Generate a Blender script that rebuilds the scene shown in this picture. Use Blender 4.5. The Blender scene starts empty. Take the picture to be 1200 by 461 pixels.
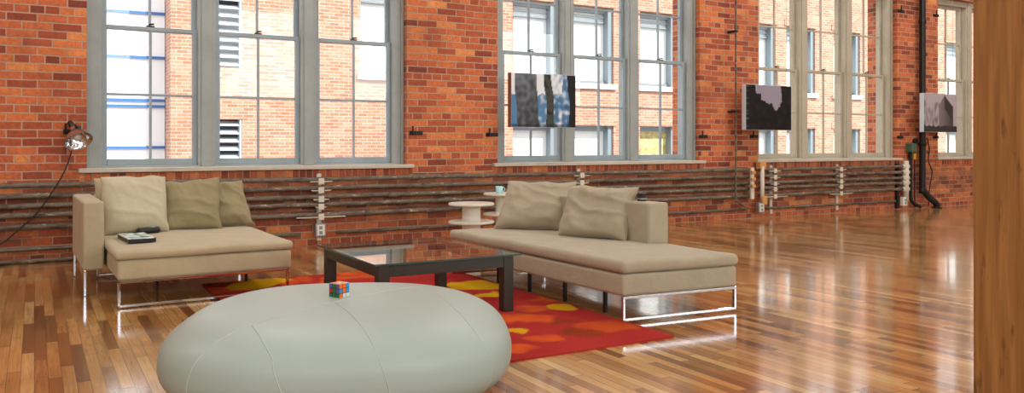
import bpy, bmesh, math, random
from mathutils import Vector, Matrix, noise as mnoise
random.seed(7)
COL = bpy.context.scene.collection
PI = math.pi
D = 8.435            # inner face of the brick window wall
CEIL = 5.2

# ------------------------------------------------------------------ helpers
def lin(c):
    def g(v):
        v /= 255.0
        return v / 12.92 if v <= 0.04045 else ((v + 0.055) / 1.055) ** 2.4
    return (g(c[0]), g(c[1]), g(c[2]), 1.0)

class MB:
    """collects geometry for ONE mesh"""
    def __init__(s):
        s.v = []; s.f = []; s.fm = []; s.cur = 0
    def add(s, vs, fs):
        o = len(s.v)
        s.v += [tuple(p) for p in vs]
        s.f += [tuple(i + o for i in f) for f in fs]
        s.fm += [s.cur] * len(fs)
        return s
    def box(s, x0, x1, y0, y1, z0, z1, M=None):
        vs = [Vector(p) for p in ((x0,y0,z0),(x1,y0,z0),(x1,y1,z0),(x0,y1,z0),(x0,y0,z1),(x1,y0,z1),(x1,y1,z1),(x0,y1,z1))]
        if M is not None: vs = [M @ p for p in vs]
        return s.add(vs, [(0,3,2,1),(4,5,6,7),(0,1,5,4),(1,2,6,5),(2,3,7,6),(3,0,4,7)])
    def tube(s, pts, r, n=12, caps=True):
        pts = [Vector(p) for p in pts]
        rings = []
        up = Vector((0, 0, 1))
        prev = None
        for i, p in enumerate(pts):
            t = (pts[min(i+1, len(pts)-1)] - pts[max(i-1, 0)]).normalized()
            if prev is None:
                a = up if abs(t.dot(up)) < .95 else Vector((1, 0, 0))
                u = t.cross(a).normalized()
            else:
                u = (prev - t * prev.dot(t)).normalized()
            prev = u
            w = t.cross(u)
            rr = r[i] if isinstance(r, (list, tuple)) else r
            rings.append([p + (u * math.cos(2*PI*k/n) + w * math.sin(2*PI*k/n)) * rr for k in range(n)])
        vs = [q for g in rings for q in g]
        fs = []
        for i in range(len(pts)-1):
            for k in range(n):
                fs.append((i*n+k, i*n+(k+1) % n, (i+1)*n+(k+1) % n, (i+1)*n+k))
        if caps:
            fs.append(tuple(range(n-1, -1, -1))); fs.append(tuple((len(pts)-1)*n + k for k in range(n)))
        return s.add(vs, fs)
    def lathe(s, prof, n=32, M=None, caps=False):
        vs = []
        for (r, z) in prof:
            for k in range(n):
                p = Vector((r*math.cos(2*PI*k/n), r*math.sin(2*PI*k/n), z))
                vs.append(M @ p if M is not None else p)
        fs = []
        for i in range(len(prof)-1):
            for k in range(n):
                fs.append((i*n+k, i*n+(k+1) % n, (i+1)*n+(k+1) % n, (i+1)*n+k))
        if caps:
            fs.append(tuple(range(n-1, -1, -1))); fs.append(tuple((len(prof)-1)*n + k for k in range(n)))
        return s.add(vs, fs)
    def rbox(s, x0, x1, y0, y1, z0, z1, r, n=(10, 10, 4), k=4, fn=None):
        c = Vector(((x0+x1)/2, (y0+y1)/2, (z0+z1)/2)); h = Vector(((x1-x0)/2, (y1-y0)/2, (z1-z0)/2))
        r = min(r, min(h) * .98)
        ax = []
        for a in range(3):
            inn = h[a] - r
            e = [r * math.tan(PI/4 * j / k) for j in range(k+1)]
            L = [-inn - q for q in reversed(e)] + [(-inn + 2*inn*j/n[a]) for j in range(1, n[a])] + [inn + q for q in e]
            ax.append(L)
        idx = {}; vs = []; fs = []
        def vert(p):
            q = Vector([max(-(h[a]-r), min(h[a]-r, p[a])) for a in range(3)])
            d = Vector(p) - q
            w = q + d.normalized() * r
            key = (round(w.x, 5), round(w.y, 5), round(w.z, 5))
            if key not in idx:
                idx[key] = len(vs)
                w = w + c
                vs.append(fn(w) if fn else w)
            return idx[key]
        for a in range(3):
            b, d = (a+1) % 3, (a+2) % 3
            for sg in (-1, 1):
                A, B = ax[b], ax[d]
                for i in range(len(A)-1):
                    for j in range(len(B)-1):
                        q = []
                        for (u, w) in ((A[i], B[j]), (A[i+1], B[j]), (A[i+1], B[j+1]), (A[i], B[j+1])):
                            p = [0, 0, 0]; p[a] = sg*h[a]; p[b] = u; p[d] = w
                            q.append(vert(p))
                        if sg < 0: q.reverse()
                        q2 = []
                        for t in q:
                            if t not in q2: q2.append(t)
                        if len(q2) > 2: fs.append(tuple(q2))
        return s.add(vs, fs)
    def build(s, name, m, parent=None, smooth=False, bevel=0, loc=None):
        me = bpy.data.meshes.new(name)
        me.from_pydata(s.v, [], s.f)
        ms = m if isinstance(m, (list, tuple)) else [m]
        for q in ms: me.materials.append(q)
        if len(ms) > 1: me.polygons.foreach_set('material_index', s.fm)
        if smooth: me.polygons.foreach_set('use_smooth', [True]*len(me.polygons))
        me.update()
        o = bpy.data.objects.new(name, me); COL.objects.link(o)
        if parent is not None: o.parent = parent
        if loc is not None: o.location = loc
        if bevel:
            b = o.modifiers.new('bevel', 'BEVEL'); b.width = bevel; b.segments = 2; b.limit_method = 'ANGLE'
        return o

def tag(o, label=None, cat=None, group=None, kind=None):
    if label: o['label'] = label
    if cat: o['category'] = cat
    if group: o['group'] = group
    if kind: o['kind'] = kind
    return o
def empty(name, loc=(0, 0, 0), rz=0, label=None, cat=None, group=None, kind=None):
    o = bpy.data.objects.new(name, None); COL.objects.link(o)
    o.location = loc; o.rotation_euler = (0, 0, rz); o.empty_display_size = .1
    return tag(o, label, cat, group, kind)
def copy_tree(o, parent=None):
    c = o.copy(); COL.objects.link(c)
    if parent is not None: c.parent = parent
    for ch in list(o.children): copy_tree(ch, c)
    return c
def smooth_path(pts, n=8):
    P = [Vector(p) for p in pts]; P = [P[0]*2-P[1]] + P + [P[-1]*2-P[-2]]
    out = []
    for i in range(1, len(P)-2):
        for k in range(n):
            t = k/n
            a, b, c, d = P[i-1], P[i], P[i+1], P[i+2]
            out.append(.5*((2*b) + (c-a)*t + (2*a-5*b+4*c-d)*t*t + (3*b-a-3*c+d)*t**3))
    out.append(P[-2]); return out

# ------------------------------------------------------------------ materials
class NT:
    def __init__(s, name):
        s.m = bpy.data.materials.new(name); s.m.use_nodes = True
        s.t = s.m.node_tree; s.n = s.t.nodes; s.l = s.t.links
        s.b = s.n['Principled BSDF']; s.out = s.n['Material Output']
    def N(s, typ, **kw):
        n = s.n.new(typ)
        for k, v in kw.items():
            if k in n.inputs.keys(): s.put(n.inputs[k], v)
            else: setattr(n, k, v)
        return n
    def put(s, sock, v):
        if isinstance(v, bpy.types.NodeSocket): s.l.new(v, sock)
        else: sock.default_value = v
    def math(s, op, a, b=None, c=None):
        n = s.n.new('ShaderNodeMath'); n.operation = op
        s.put(n.inputs[0], a)
        if b is not None: s.put(n.inputs[1], b)
        if c is not None: s.put(n.inputs[2], c)
        return n.outputs[0]
    def mix(s, f, a, b, mode='MIX'):
        n = s.n.new('ShaderNodeMix'); n.data_type = 'RGBA'; n.blend_type = mode
        s.put(n.inputs[0], f); s.put(n.inputs[6], a); s.put(n.inputs[7], b)
        return n.outputs[2]
    def ramp(s, f, stops, interp='LINEAR'):
        n = s.n.new('ShaderNodeValToRGB'); n.color_ramp.interpolation = interp
        e = n.color_ramp.elements
        while len(e) < len(stops): e.new(.5)
        for q, (p, c) in zip(e, stops): q.position = p; q.color = c if len(c) == 4 else (*c, 1)
        s.put(n.inputs[0], f); return n.outputs[0]
    def obj(s):
        n = s.n.new('ShaderNodeTexCoord'); return n.outputs['Object']
    def xyz(s, v):
        n = s.n.new('ShaderNodeSeparateXYZ'); s.l.new(v, n.inputs[0]); return n.outputs
    def vec(s, x, y, z=0.0):
        n = s.n.new('ShaderNodeCombineXYZ'); s.put(n.inputs[0], x); s.put(n.inputs[1], y); s.put(n.inputs[2], z); return n.outputs[0]
    def noise(s, v, scale, detail=3, rough=.5, dist=0):
        n = s.n.new('ShaderNodeTexNoise'); s.put(n.inputs['Vector'], v)
        n.inputs['Scale'].default_value = scale; n.inputs['Detail'].default_value = detail
        n.inputs['Roughness'].default_value = rough; n.inputs['Distortion'].default_value = dist
        return n.outputs[0]
    def scale(s, v, k):
        n = s.n.new('ShaderNodeVectorMath'); n.operation = 'MULTIPLY'; s.l.new(v, n.inputs[0]); n.inputs[1].default_value = k; return n.outputs[0]
    def bump(s, h, strength=.3, dist=.01, normal=None):
        n = s.n.new('ShaderNodeBump'); n.inputs['Strength'].default_value = strength; n.inputs['Distance'].default_value = dist
        s.put(n.inputs['Height'], h)
        if normal is not None: s.l.new(normal, n.inputs['Normal'])
        return n.outputs[0]
    def set(s, **kw):
        for k, v in kw.items(): s.put(s.b.inputs[k.replace('_', ' ')], v)
        return s.m

def g(v): return (v, v, v, 1)

def brick_mat(name, stops, mortar, bw=.235, rh=.0735, ms=.0055, upright=False, zoff=.0, header=6, bumpd=.006, dirty=True):
    k = NT(name); p = k.xyz(k.obj())
    along = k.math('ADD', p[0], p[1])
    # the courses wander a little, as old hand-laid brick does
    wob = k.math('MULTIPLY', k.math('SUBTRACT', k.noise(k.obj(), 2.2, 2), .5), .018)
    zz = k.math('ADD', k.math('ADD', p[2], zoff), wob)
    v = k.vec(zz, along) if upright else k.vec(along, zz)
    n = k.N('ShaderNodeTexBrick', Vector=v, Color1=g(0), Color2=g(1), Mortar=g(0), Scale=1.0)
    n.inputs['Mortar Size'].default_value = ms; n.inputs['Mortar Smooth'].default_value = .35
    n.inputs['Brick Width'].default_value = bw; n.inputs['Row Height'].default_value = rh
    n.offset = .5; n.offset_frequency = 2; n.squash = .5 if header else 1.0; n.squash_frequency = header or 2
    t = n.outputs['Color']; fac = n.outputs['Fac']
    c = k.ramp(t, stops)
    nz = k.noise(k.obj(), 38, 4, .65)
    c = k.mix(.55, c, k.ramp(nz, [(.25, g(.38)), (.62, g(1.18))]), 'MULTIPLY')
    mc = k.mix(k.noise(k.obj(), 9, 3), mortar, tuple(x*.55 for x in mortar[:3]) + (1,))
    c = k.mix(fac, c, mc)
    if dirty:   # patches of grime and lime bloom on the old wall
        big = k.noise(k.obj(), 1.6, 4, .6)
        c = k.mix(k.ramp(big, [(.5, g(0)), (.75, g(.45))]), c, lin((96, 56, 36)))
        # darker brown around the old pipes, with a ragged upper limit
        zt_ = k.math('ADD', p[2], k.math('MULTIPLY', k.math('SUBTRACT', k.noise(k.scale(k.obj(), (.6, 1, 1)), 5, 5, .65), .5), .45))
        pipe_tone = k.math('MULTIPLY', k.ramp(zt_, [(.18, g(.25)), (.3, g(1)), (.62, g(1)), (.70, g(0))]), k.ramp(k.noise(k.scale(k.obj(), (.4, 1, 1.3)), 9, 4, .6), [(.35, g(.1)), (.62, g(.62))]))
        c = k.mix(pipe_tone, c, lin((84, 66, 50)))
        c = k.mix(k.ramp(k.noise(k.obj(), 7, 5, .7), [(.66, g(0)), (.78, g(.5))]), c, lin((206, 160, 130)))
    h = k.math('ADD', k.math('MULTIPLY', fac, -1.0), k.math('MULTIPLY', nz, .35))
    return k.set(Base_Color=c, Roughness=.8, Normal=k.bump(h, .8, bumpd))

BRICK = [(0, lin((124, 56, 36))), (.1, lin((156, 70, 42))), (.3, lin((176, 86, 50))), (.5, lin((194, 98, 56))), (.72, lin((206, 110, 62))), (.9, lin((214, 120, 66))), (1, lin((226, 142, 78)))]
M = {}
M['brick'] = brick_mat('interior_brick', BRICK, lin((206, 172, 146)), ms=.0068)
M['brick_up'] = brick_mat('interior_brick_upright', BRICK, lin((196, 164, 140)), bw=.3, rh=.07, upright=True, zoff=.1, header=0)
FAC = [(0, lin((158, 104, 80))), (.3, lin((172, 116, 90))), (.6, lin((180, 126, 100))), (1, lin((192, 142, 118)))]
M['facade'] = brick_mat('outside_brick', FAC, lin((206, 184, 168)), bw=.22, rh=.072, ms=.010, header=0, dirty=False)

def plain(name, c, rough=.5, metal=0, nscale=0, nstr=.25, bump=0, bscale=60, spec=.5, coat=0):
    k = NT(name); col = lin(c)
    if nscale:
        f = k.noise(k.obj(), nscale, 4, .6)
        col = k.mix(nstr, col, k.ramp(f, [(.3, g(.45)), (.7, g(1.25))]), 'MULTIPLY')
    kw = dict(Base_Color=col, Roughness=rough, Metallic=metal, Specular_IOR_Level=spec, Coat_Weight=coat)
    if bump: kw['Normal'] = k.bump(k.noise(k.obj(), bscale, 4, .6), bump, .004)
    return k.set(**kw)

def paint_mat(name, c, chip):
    k = NT(name)
    a = k.noise(k.obj(), 3.5, 5, .65); b = k.noise(k.obj(), 28, 5, .7)
    col = k.mix(.5, lin(c), k.ramp(a, [(.3, g(.72)), (.7, g(1.15))]), 'MULTIPLY')
    col = k.mix(k.ramp(b, [(.68, g(0)), (.74, g(.8))]), col, lin(chip))
    return k.set(Base_Color=col, Roughness=.55, Normal=k.bump(b, .25, .003))
M['frame_grey'] = paint_mat('grey_window_paint', (156, 163, 160), (112, 108, 98))
M['frame_cream'] = paint_mat('cream_window_paint', (182, 174, 154), (126, 112, 94))  # creamier tone for the third and fourth windows
M['sill'] = paint_mat('pale_sill_paint', (196, 186, 170), (134, 116, 98))
M['sash_grey'] = paint_mat('blue_grey_sash_paint', (150, 164, 170), (106, 108, 104))

def thin_glass(name, tint, base=.04, rough=0.0, power=5, amount=.96):
    k = NT(name)
    lw = k.n.new('ShaderNodeLayerWeight'); lw.inputs[0].default_value = .5
    f = k.math('MULTIPLY_ADD', k.math('POWER', lw.outputs['Facing'], float(power)), amount, base)
    tr = k.N('ShaderNodeBsdfTransparent', Color=tint); gl = k.N('ShaderNodeBsdfGlossy', Color=g(1), Roughness=rough)
    mx = k.n.new('ShaderNodeMixShader'); k.put(mx.inputs[0], f); k.l.new(tr.outputs[0], mx.inputs[1]); k.l.new(gl.outputs[0], mx.inputs[2])
    k.l.new(mx.outputs[0], k.out.inputs[0]); return k.m
M['pane'] = thin_glass('window_glass', (.985, .99, .99, 1), .02, amount=.3)
M['table_glass'] = thin_glass('table_glass', (.86, .92, .9, 1), .03, amount=.75)
M['table_glass_edge'] = plain('table_glass_edge', (60, 86, 84), .1)

# fabric
def fabric_mat(name, c, c2, bump=.25):
    k = NT(name); o = k.obj()
    a = k.noise(o, 6, 4, .6); w = k.noise(k.scale(o, (1, 1, 1)), 420, 2, .6)
    col = k.mix(k.ramp(a, [(.3, g(0)), (.7, g(1))]), lin(c), lin(c2))
    col = k.mix(.25, col, k.ramp(w, [(.3, g(.7)), (.7, g(1.15))]), 'MULTIPLY')
    h = k.math('ADD', k.math('MULTIPLY', w, .12), k.noise(o, 14, 3, .55))
    return k.set(Base_Color=col, Roughness=.9, Sheen_Weight=.15, Specular_IOR_Level=.2, Normal=k.bump(h, bump, .012))
M['linen'] = fabric_mat('beige_linen', (188, 175, 144), (176, 163, 132))
M['linen_dark'] = fabric_mat('taupe_linen', (156, 144, 110), (146, 134, 100), .5)
M['linen_pale'] = fabric_mat('pale_linen', (200, 190, 164), (190, 180, 152), .5)
M['linen_grey'] = fabric_mat('greige_linen', (180, 170, 146), (170, 160, 136), .5)
M['chrome'] = plain('chrome', (206, 208, 214), .10, 1.0)
M['black_leg'] = plain('black_leg_metal', (26, 24, 24), .4, .3)
M['table_metal'] = plain('dark_bronze_metal', (62, 61, 57), .34, .4, 40, .15)

# leatherette of the ottoman
k = NT('pale_leatherette'); o = k.obj()
vor = k.N('ShaderNodeTexVoronoi', Vector=o, Scale=260.0)
c = k.mix(k.noise(o, 2.5, 3), lin((174, 190, 184)), lin((166, 182, 176)))
M['ottoman'] = k.set(Base_Color=c, Roughness=.43, Specular_IOR_Level=.5, Normal=k.bump(vor.outputs[0], .08, .002))
M['seam'] = plain('ottoman_seam', (186, 198, 190), .6)

# strip floor: boards run from the camera towards the window wall
k = NT('strip_wood_floor'); o = k.obj(); p = k.xyz(o)
wv = k.math('MULTIPLY', k.math('SUBTRACT', k.noise(o, .8, 1), .5), .01)
u = k.math('DIVIDE', k.math('ADD', p[0], wv), .054); row = k.math('FLOOR', u)
w1 = k.N('ShaderNodeTexWhiteNoise', noise_dimensions='1D'); k.put(w1.inputs['W'], row)
vv = k.math('ADD', k.math('DIVIDE', p[1], .78), k.math('MULTIPLY', w1.outputs[0], 17.3)); brd = k.math('FLOOR', vv)
w2 = k.N('ShaderNodeTexWhiteNoise', noise_dimensions='2D'); k.put(w2.inputs['Vector'], k.vec(row, brd)); r2 = w2.outputs[0]
c = k.ramp(r2, [(0, lin((118, 76, 40))), (.16, lin((156, 104, 56))), (.4, lin((182, 130, 72))), (.65, lin((200, 148, 86))), (.86, lin((206, 156, 92))), (1, lin((220, 180, 120)))])
gr = k.noise(k.vec(k.math('ADD', k.math('MULTIPLY', p[0], 70), k.math('MULTIPLY', r2, 90)), k.math('MULTIPLY', p[1], 3.0)), 1.0, 5, .65, .6)
c = k.mix(.6, c, k.ramp(gr, [(.28, g(.42)), (.62, g(1.12))]), 'MULTIPLY')
wear = k.noise(o, 1.1, 4, .6)
c = k.mix(k.ramp(wear, [(.42, g(0)), (.72, g(.5))]), c, lin((130, 82, 48)))
fu = k.math('FRACT', u); fv = k.math('FRACT', vv)
gap = k.math('MAXIMUM', k.math('LESS_THAN', fu, .045), k.math('LESS_THAN', fv, .006))
c = k.mix(k.math('MULTIPLY', gap, .75), c, lin((44, 22, 12)))
rip = k.noise(k.vec(k.math('MULTIPLY', p[0], 2.2), k.math('MULTIPLY', p[1], 7.0)), 1.0, 2, .5)
h = k.math('ADD', k.math('MULTIPLY', gap, -.25), k.math('ADD', k.math('MULTIPLY', rip, .9), k.math('MULTIPLY', r2, .06)))
rg = k.ramp(k.noise(o, 3, 4, .6), [(.3, g(.15)), (.7, g(.27))])
M['floor'] = k.set(Base_Color=c, Roughness=rg, Specular_IOR_Level=.1, Coat_IOR=1.42, Coat_Weight=.8, Coat_Roughness=.10, Normal=k.bump(h, .26, .01))

# old timber post
k = NT('timber_post'); o = k.obj(); p = k.xyz(o)
warp = k.noise(k.scale(o, (1, 1, .35)), 2.0, 2)
ring = k.N('ShaderNodeTexWave', wave_type='BANDS', bands_direction='Y', Vector=k.vec(p[0], k.math('ADD', p[1], k.math('MULTIPLY', warp, .22)), k.math('MULTIPLY', p[2], .06)), Scale=6.0, Distortion=5.0, Detail=3.0)
gr = k.noise(k.vec(k.math('MULTIPLY', p[0], 60), k.math('MULTIPLY', p[1], 60), k.math('MULTIPLY', p[2], 2.5)), 1.0, 5, .7, .4)
c = k.mix(k.ramp(ring.outputs[1], [(.1, g(0)), (.9, g(1))]), lin((160, 110, 56)), lin((174, 124, 66)))
c = k.mix(.6, c, k.ramp(gr, [(.3, g(.45)), (.6, g(1.1))]), 'MULTIPLY')
c = k.mix(k.ramp(k.noise(k.scale(o, (1, 1, .2)), 26, 4, .6), [(.6, g(0)), (.7, g(.75))]), c, lin((84, 52, 26)))
c = k.mix(k.ramp(k.noise(o, 60, 1, .5), [(.80, g(0)), (.82, g(1))]), c, lin((220, 206, 180)))
M['timber'] = k.set(Base_Color=c, Roughness=.6, Normal=k.bump(gr, .3, .004))

k = NT('old_pipe_paint'); o = k.obj(); st = k.scale(o, (.35, 1, 1))
a = k.noise(st, 16, 5, .7)
c = k.ramp(a, [(.3, lin((50, 42, 36))), (.45, lin((92, 80, 66))), (.56, lin((118, 106, 90))), (.68, lin((82, 62, 46)))])
c = k.mix(k.ramp(k.noise(st, 22, 6, .75), [(.6, g(0)), (.66, g(1))]), c, lin((206, 192, 172)))
M['pipe'] = k.set(Base_Color=c, Roughness=.6, Normal=k.bump(a, .4, .006))
M['peel'] = paint_mat('peeling_white_paint', (214, 204, 186), (120, 92, 70))
M['galv'] = plain('galvanised_box', (150, 152, 150), .45, .5, 30, .3)
M['black'] = plain('black_plastic', (20, 20, 21), .4)
M['iron'] = plain('black_iron', (36, 33, 31), .55, .4, 25, .3)
M['wood_block'] = plain('raw_wood_block', (206, 150, 84), .7, 0, 30, .4)
M['white'] = plain('white_lacquer', (224, 220, 208), .35)
M['white_alu'] = plain('pale_box_edge', (206, 218, 226), .4)
M['brown_edge'] = plain('brown_box_edge', (136, 92, 74), .5)  # brick reflection painted into the colour of a white box side
M['cyan'] = plain('pale_aqua_ceramic', (176, 222, 224), .25)
M['green'] = plain('green_enamel', (70, 104, 84), .5)
M['yellow'] = plain('yellow_paint', (214, 160, 40), .5)
M['cable'] = plain('black_cable', (24, 22, 21), .5)
M['ceiling'] = plain('painted_plank_ceiling', (226, 218, 204), .8, 0, 3, .2)
M['plaster'] = plain('painted_plaster', (222, 212, 196), .85, 0, 4, .15)
M['ground'] = plain('alley_paving', (150, 146, 140), .9, 0, 2, .3)
M['outer'] = plain('white_cladding', (236, 238, 240), .6)
M['blue'] = plain('blue_band_paint', (52, 108, 168), .5)
M['blind'] = plain('white_blind', (232, 238, 236), .5)  # plain white surface for the panes of the building opposite
M['blind_warm'] = plain('amber_blind', (206, 192, 128), .6, 0, 6, 1.0)  # indoor light of one opposite window painted as amber pane colour
M['out_frame'] = plain('blue_grey_outside_frame', (124, 138, 146), .5)
M['stone'] = plain('pale_stone', (214, 206, 196), .8)
M['louvre'] = plain('pale_louvre_metal', (176, 188, 196), .5)
M['louvre_dark'] = plain('dark_louvre_recess', (44, 50, 58), .7)

k = NT('painted_attribute'); at = k.N('ShaderNodeVertexColor'); at.layer_name = 'col'
M['print'] = k.set(Base_Color=at.outputs[0], Roughness=.5, Specular_IOR_Level=.2)
k = NT('tufted_wool'); at = k.N('ShaderNodeVertexColor'); at.layer_name = 'col'
pl = k.noise(k.obj(), 160, 3, .7)
c = k.mix(.45, at.outputs[0], k.ramp(pl, [(.3, g(.6)), (.7, g(1.15))]), 'MULTIPLY')
M['rug'] = k.set(Base_Color=c, Roughness=.95, Specular_IOR_Level=0.0, Normal=k.bump(pl, .6, .01))

def color_attr(o, fn):
    me = o.data
    a = me.color_attributes.new('col', 'FLOAT_COLOR', 'POINT')
    for i, v in enumerate(me.vertices): a.data[i].color = fn(v.co)

# ------------------------------------------------------------------ setting
XL, XR, YR = -7.5, 21.0, -6.0
OPEN = [(.414, 3.538), (4.675, 7.805), (8.91, 12.03), (13.10, 16.22)]
ZB, ZT = .80, 3.52
TH = .55
tag(MB().box(XL-.3, XR+.3, YR, D+.02, -.3, 0).build('floor', M['floor']), kind='structure')
tag(MB().box(XL-.3, XR+.3, YR, D+TH, CEIL, CEIL+.35).build('ceiling', M['ceiling']), kind='structure')
w = MB()
xs = [XL]
for a, b in OPEN: xs += [a, b]
xs.append(XR)
w.box(XL, XR, D, D+TH, -.3, ZB); w.box(XL, XR, D, D+TH, ZT, CEIL)
for i in range(0, len(xs), 2): w.box(xs[i], xs[i+1], D, D+TH, ZB, ZT)
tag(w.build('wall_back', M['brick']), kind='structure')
tag(MB().box(XL-.3, XL, YR, D+TH, 0, CEIL).build('wall_left', M['plaster']), kind='structure')
tag(MB().box(XL-.3, XR+.3, YR-.3, YR, 0, CEIL).build('wall_rear', M['plaster']), kind='structure')
tag(MB().box(XR, XR+.3, YR, D+TH, 0, CEIL).build('wall_right', M['plaster']), kind='structure')
for i, (a, b) in enumerate(OPEN):
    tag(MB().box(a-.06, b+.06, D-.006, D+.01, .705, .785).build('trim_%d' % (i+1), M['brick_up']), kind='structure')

def make_window(i, a, b):
    root = empty('window_%d' % i, (a, D, ZB), kind='structure')
    fm = M['frame_grey'] if i < 3 else M['frame_cream']
    sm = M['sash_grey'] if i < 3 else M['frame_cream']
    W = b - a; Hh = ZT - ZB
    J, MU = .13, .17
    SW = (W - 2*J - 2*MU) / 3
    f = MB()
    y0, y1 = .10, .30
    f.box(0, J, y0, y1, 0, Hh); f.box(W-J, W, y0, y1, 0, Hh)
    f.box(J, W-J, y0, y1, Hh-.09, Hh); f.box(J, W-J, y0, y1, 0, .045)
    f.box(0, .035, y0-.022, y0, 0, Hh); f.box(W-.035, W, y0-.022, y0, 0, Hh)   # outer bead
    for q in range(2):
        m0 = J + SW*(q+1) + MU*q
        f.box(m0, m0+MU, y0, y1, .045, Hh-.09)
        f.box(m0+.03, m0+MU-.03, y0-.012, y0, .03, Hh)
    f.build('frame', fm, root, bevel=.006)
    sl = MB().box(-.07, W+.07, -.055, .10, -.012, .03)
    sl.build('sill', M['sill'], root, bevel=.008)
    zm = 2.15 - ZB
    for q in range(3):
        s0 = J + q*(SW+MU)
        for (nm, yy, zb, zt, rb, rt) in (('lower_sash', .145, .047, zm+.02, .062, .04), ('upper_sash', .195, zm-.02, Hh-.09, .04, .05)):
            t = MB(); st = .046; d = .038
            t.box(s0, s0+st, yy, yy+d, zb, zt); t.box(s0+SW-st, s0+SW, yy, yy+d, zb, zt)
            t.box(s0+st, s0+SW-st, yy, yy+d, zb, zb+rb); t.box(s0+st, s0+SW-st, yy, yy+d, zt-rt, zt)
            cx = s0+SW/2; zc = (zb+rb+zt-rt)/2
            t.box(cx-.012, cx+.012, yy+.004, yy+d-.004, zb+rb, zt-rt)
            t.box(s0+st, s0+SW-st, yy+.006, yy+d-.006, zc-.012, zc+.012)
            so = t.build(nm, sm, root, bevel=.004)
            MB().box(s0+st-.004, s0+SW-st+.004, yy+d/2-.002, yy+d/2+.002, zb+rb-.004, zt-rt+.004).build('glass', M['pane'], so)
        lk = MB().box(cx-.035, cx+.035, .145, .185, zm+.02, zm+.032); lk.tube([(cx-.01, .165, zm+.03), (cx-.01, .165, zm+.045), (cx+.03, .15, zm+.05)], .008, 8)
        lk.build('sash_lock', M['iron'], root)
for i, (a, b) in enumerate(OPEN): make_window(i+1, a, b)

# ------------------------------------------------------------------ timber post
pb = MB(); px0, py1 = 2.5, 1.50
def rough(p):
    n = mnoise.noise(Vector((p.x*7, p.y*7, p.z*2.2)))*.004
    return p + Vector((n, n, 0))
pb.rbox(px0, px0+.34, py1-.36, py1, -.012, CEIL+.012, .012, n=(4, 6, 120), k=2, fn=rough)
tag(pb.build('timber_post', M['timber'], smooth=True), 'thick rough brown timber post from floor to ceiling at the right edge', 'post')

# ------------------------------------------------------------------ rug
BL = [('Y',2.79,5.39,.2),('Y',2.72,5.0,.094),('Y',2.87,4.4,.092),('Y',2.31,3.97,.075),('Y',1.32,6.2,.12),('Y',1.46,6.25,.12),('O',2.56,4.19,.142),('O',2.48,4.29,.128),('O',2.37,3.73,.1),('O',2.13,3.63,.07),('O',2.32,6.3,.28),('O',2.03,6.23,.1),('B',2.66,4.05,.1),('B',2.62,3.7,.102),('B',2.58,3.79,.085),('C',2.8,3.79,.183),('C',2.95,4.65,.113),('C',2.7,4.46,.1),('O',1.76,6.29,.13),('O',1.62,6.17,.09),('C',1.31,6.46,.129),('B',1.17,6.37,.08)]
rr = random.Random(3)
for q in range(46):
    x, y = rr.uniform(1.15, 2.75), rr.uniform(4.2, 6.4)
    if x > 2.45 and y < 5.7: continue
    BL.append((rr.choice('OCCOBDYO'), x, y, rr.uniform(.08, .2)))
BC = {'Y': lin((222, 176, 34)), 'O': lin((222, 98, 46)), 'B': lin((134, 66, 34)), 'C': lin((208, 92, 44)), 'D': lin((158, 42, 36))}
RX0, RX1, RY0, RY1 = 1.08, 3.005, 3.445, 6.47
def rug_col(p):
    nx = mnoise.noise(Vector((p.x*7, p.y*7, 1.7))); ny = mnoise.noise(Vector((p.x*7, p.y*7, 9.1)))
    base = Vector(lin((188, 64, 60))[:3]).lerp(Vector(lin((164, 48, 46))[:3]), .5+.5*mnoise.noise(Vector((p.x*3, p.y*3, 4))))
    for (t, bx, by, r) in BL[::-1]:
        d = math.hypot(p.x-bx+nx*.085, p.y-by+ny*.085)/r
        if d < 1.15:
            e = max(0, min(1, (1.15-d)/(.22 if t == 'Y' else .5))); e = e*e*(3-2*e)*(1 if t == 'Y' else max(.35, min(1, .8+.6*mnoise.noise(Vector((p.x*9, p.y*9, 20))))))
            base = base.lerp(Vector(BC[t][:3]), e*(.75 if t in 'BD' else .92))
    return (*base, 1)
def grid_slab(x0, x1, y0, y1, z0, z1, nx, ny, fn=None):
    b = MB(); vs = []; fs = []
    for j in range(ny+1):
        for i in range(nx+1):
            x = x0+(x1-x0)*i/nx; y = y0+(y1-y0)*j/ny
            z = z1 + (fn(x, y) if fn else 0)
            if i in (0, nx) or j in (0, ny): z = z1-.004
            vs.append((x, y, z))
    for j in range(ny):
        for i in range(nx):
            q = j*(nx+1)+i; fs.append((q, q+1, q+nx+2, q+nx+1))
    ring = [i for i in range(nx+1)] + [(nx+1)*j+nx for j in range(1, ny+1)] + [(nx+1)*ny+i for i in range(nx-1, -1, -1)] + [(nx+1)*j for j in range(ny-1, 0, -1)]
    o = len(vs)
    for i in ring: vs.append((vs[i][0], vs[i][1], z0))
    L = len(ring)
    for i in range(L): fs.append((ring[i], o+i, o+(i+1) % L, ring[(i+1) % L]))
    fs.append(tuple(o+i for i in range(L-1, -1, -1)))
    return b.add(vs, fs)
rug = grid_slab(RX0, RX1, RY0, RY1, 0.0005, .014, 130, 204, lambda x, y: .0015*mnoise.noise(Vector((x*60, y*60, 0)))).build('rug', M['rug'], smooth=False)
color_attr(rug, rug_col)
tag(rug, 'red wool rug with yellow and orange splotches under the coffee table', 'rug')

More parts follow.
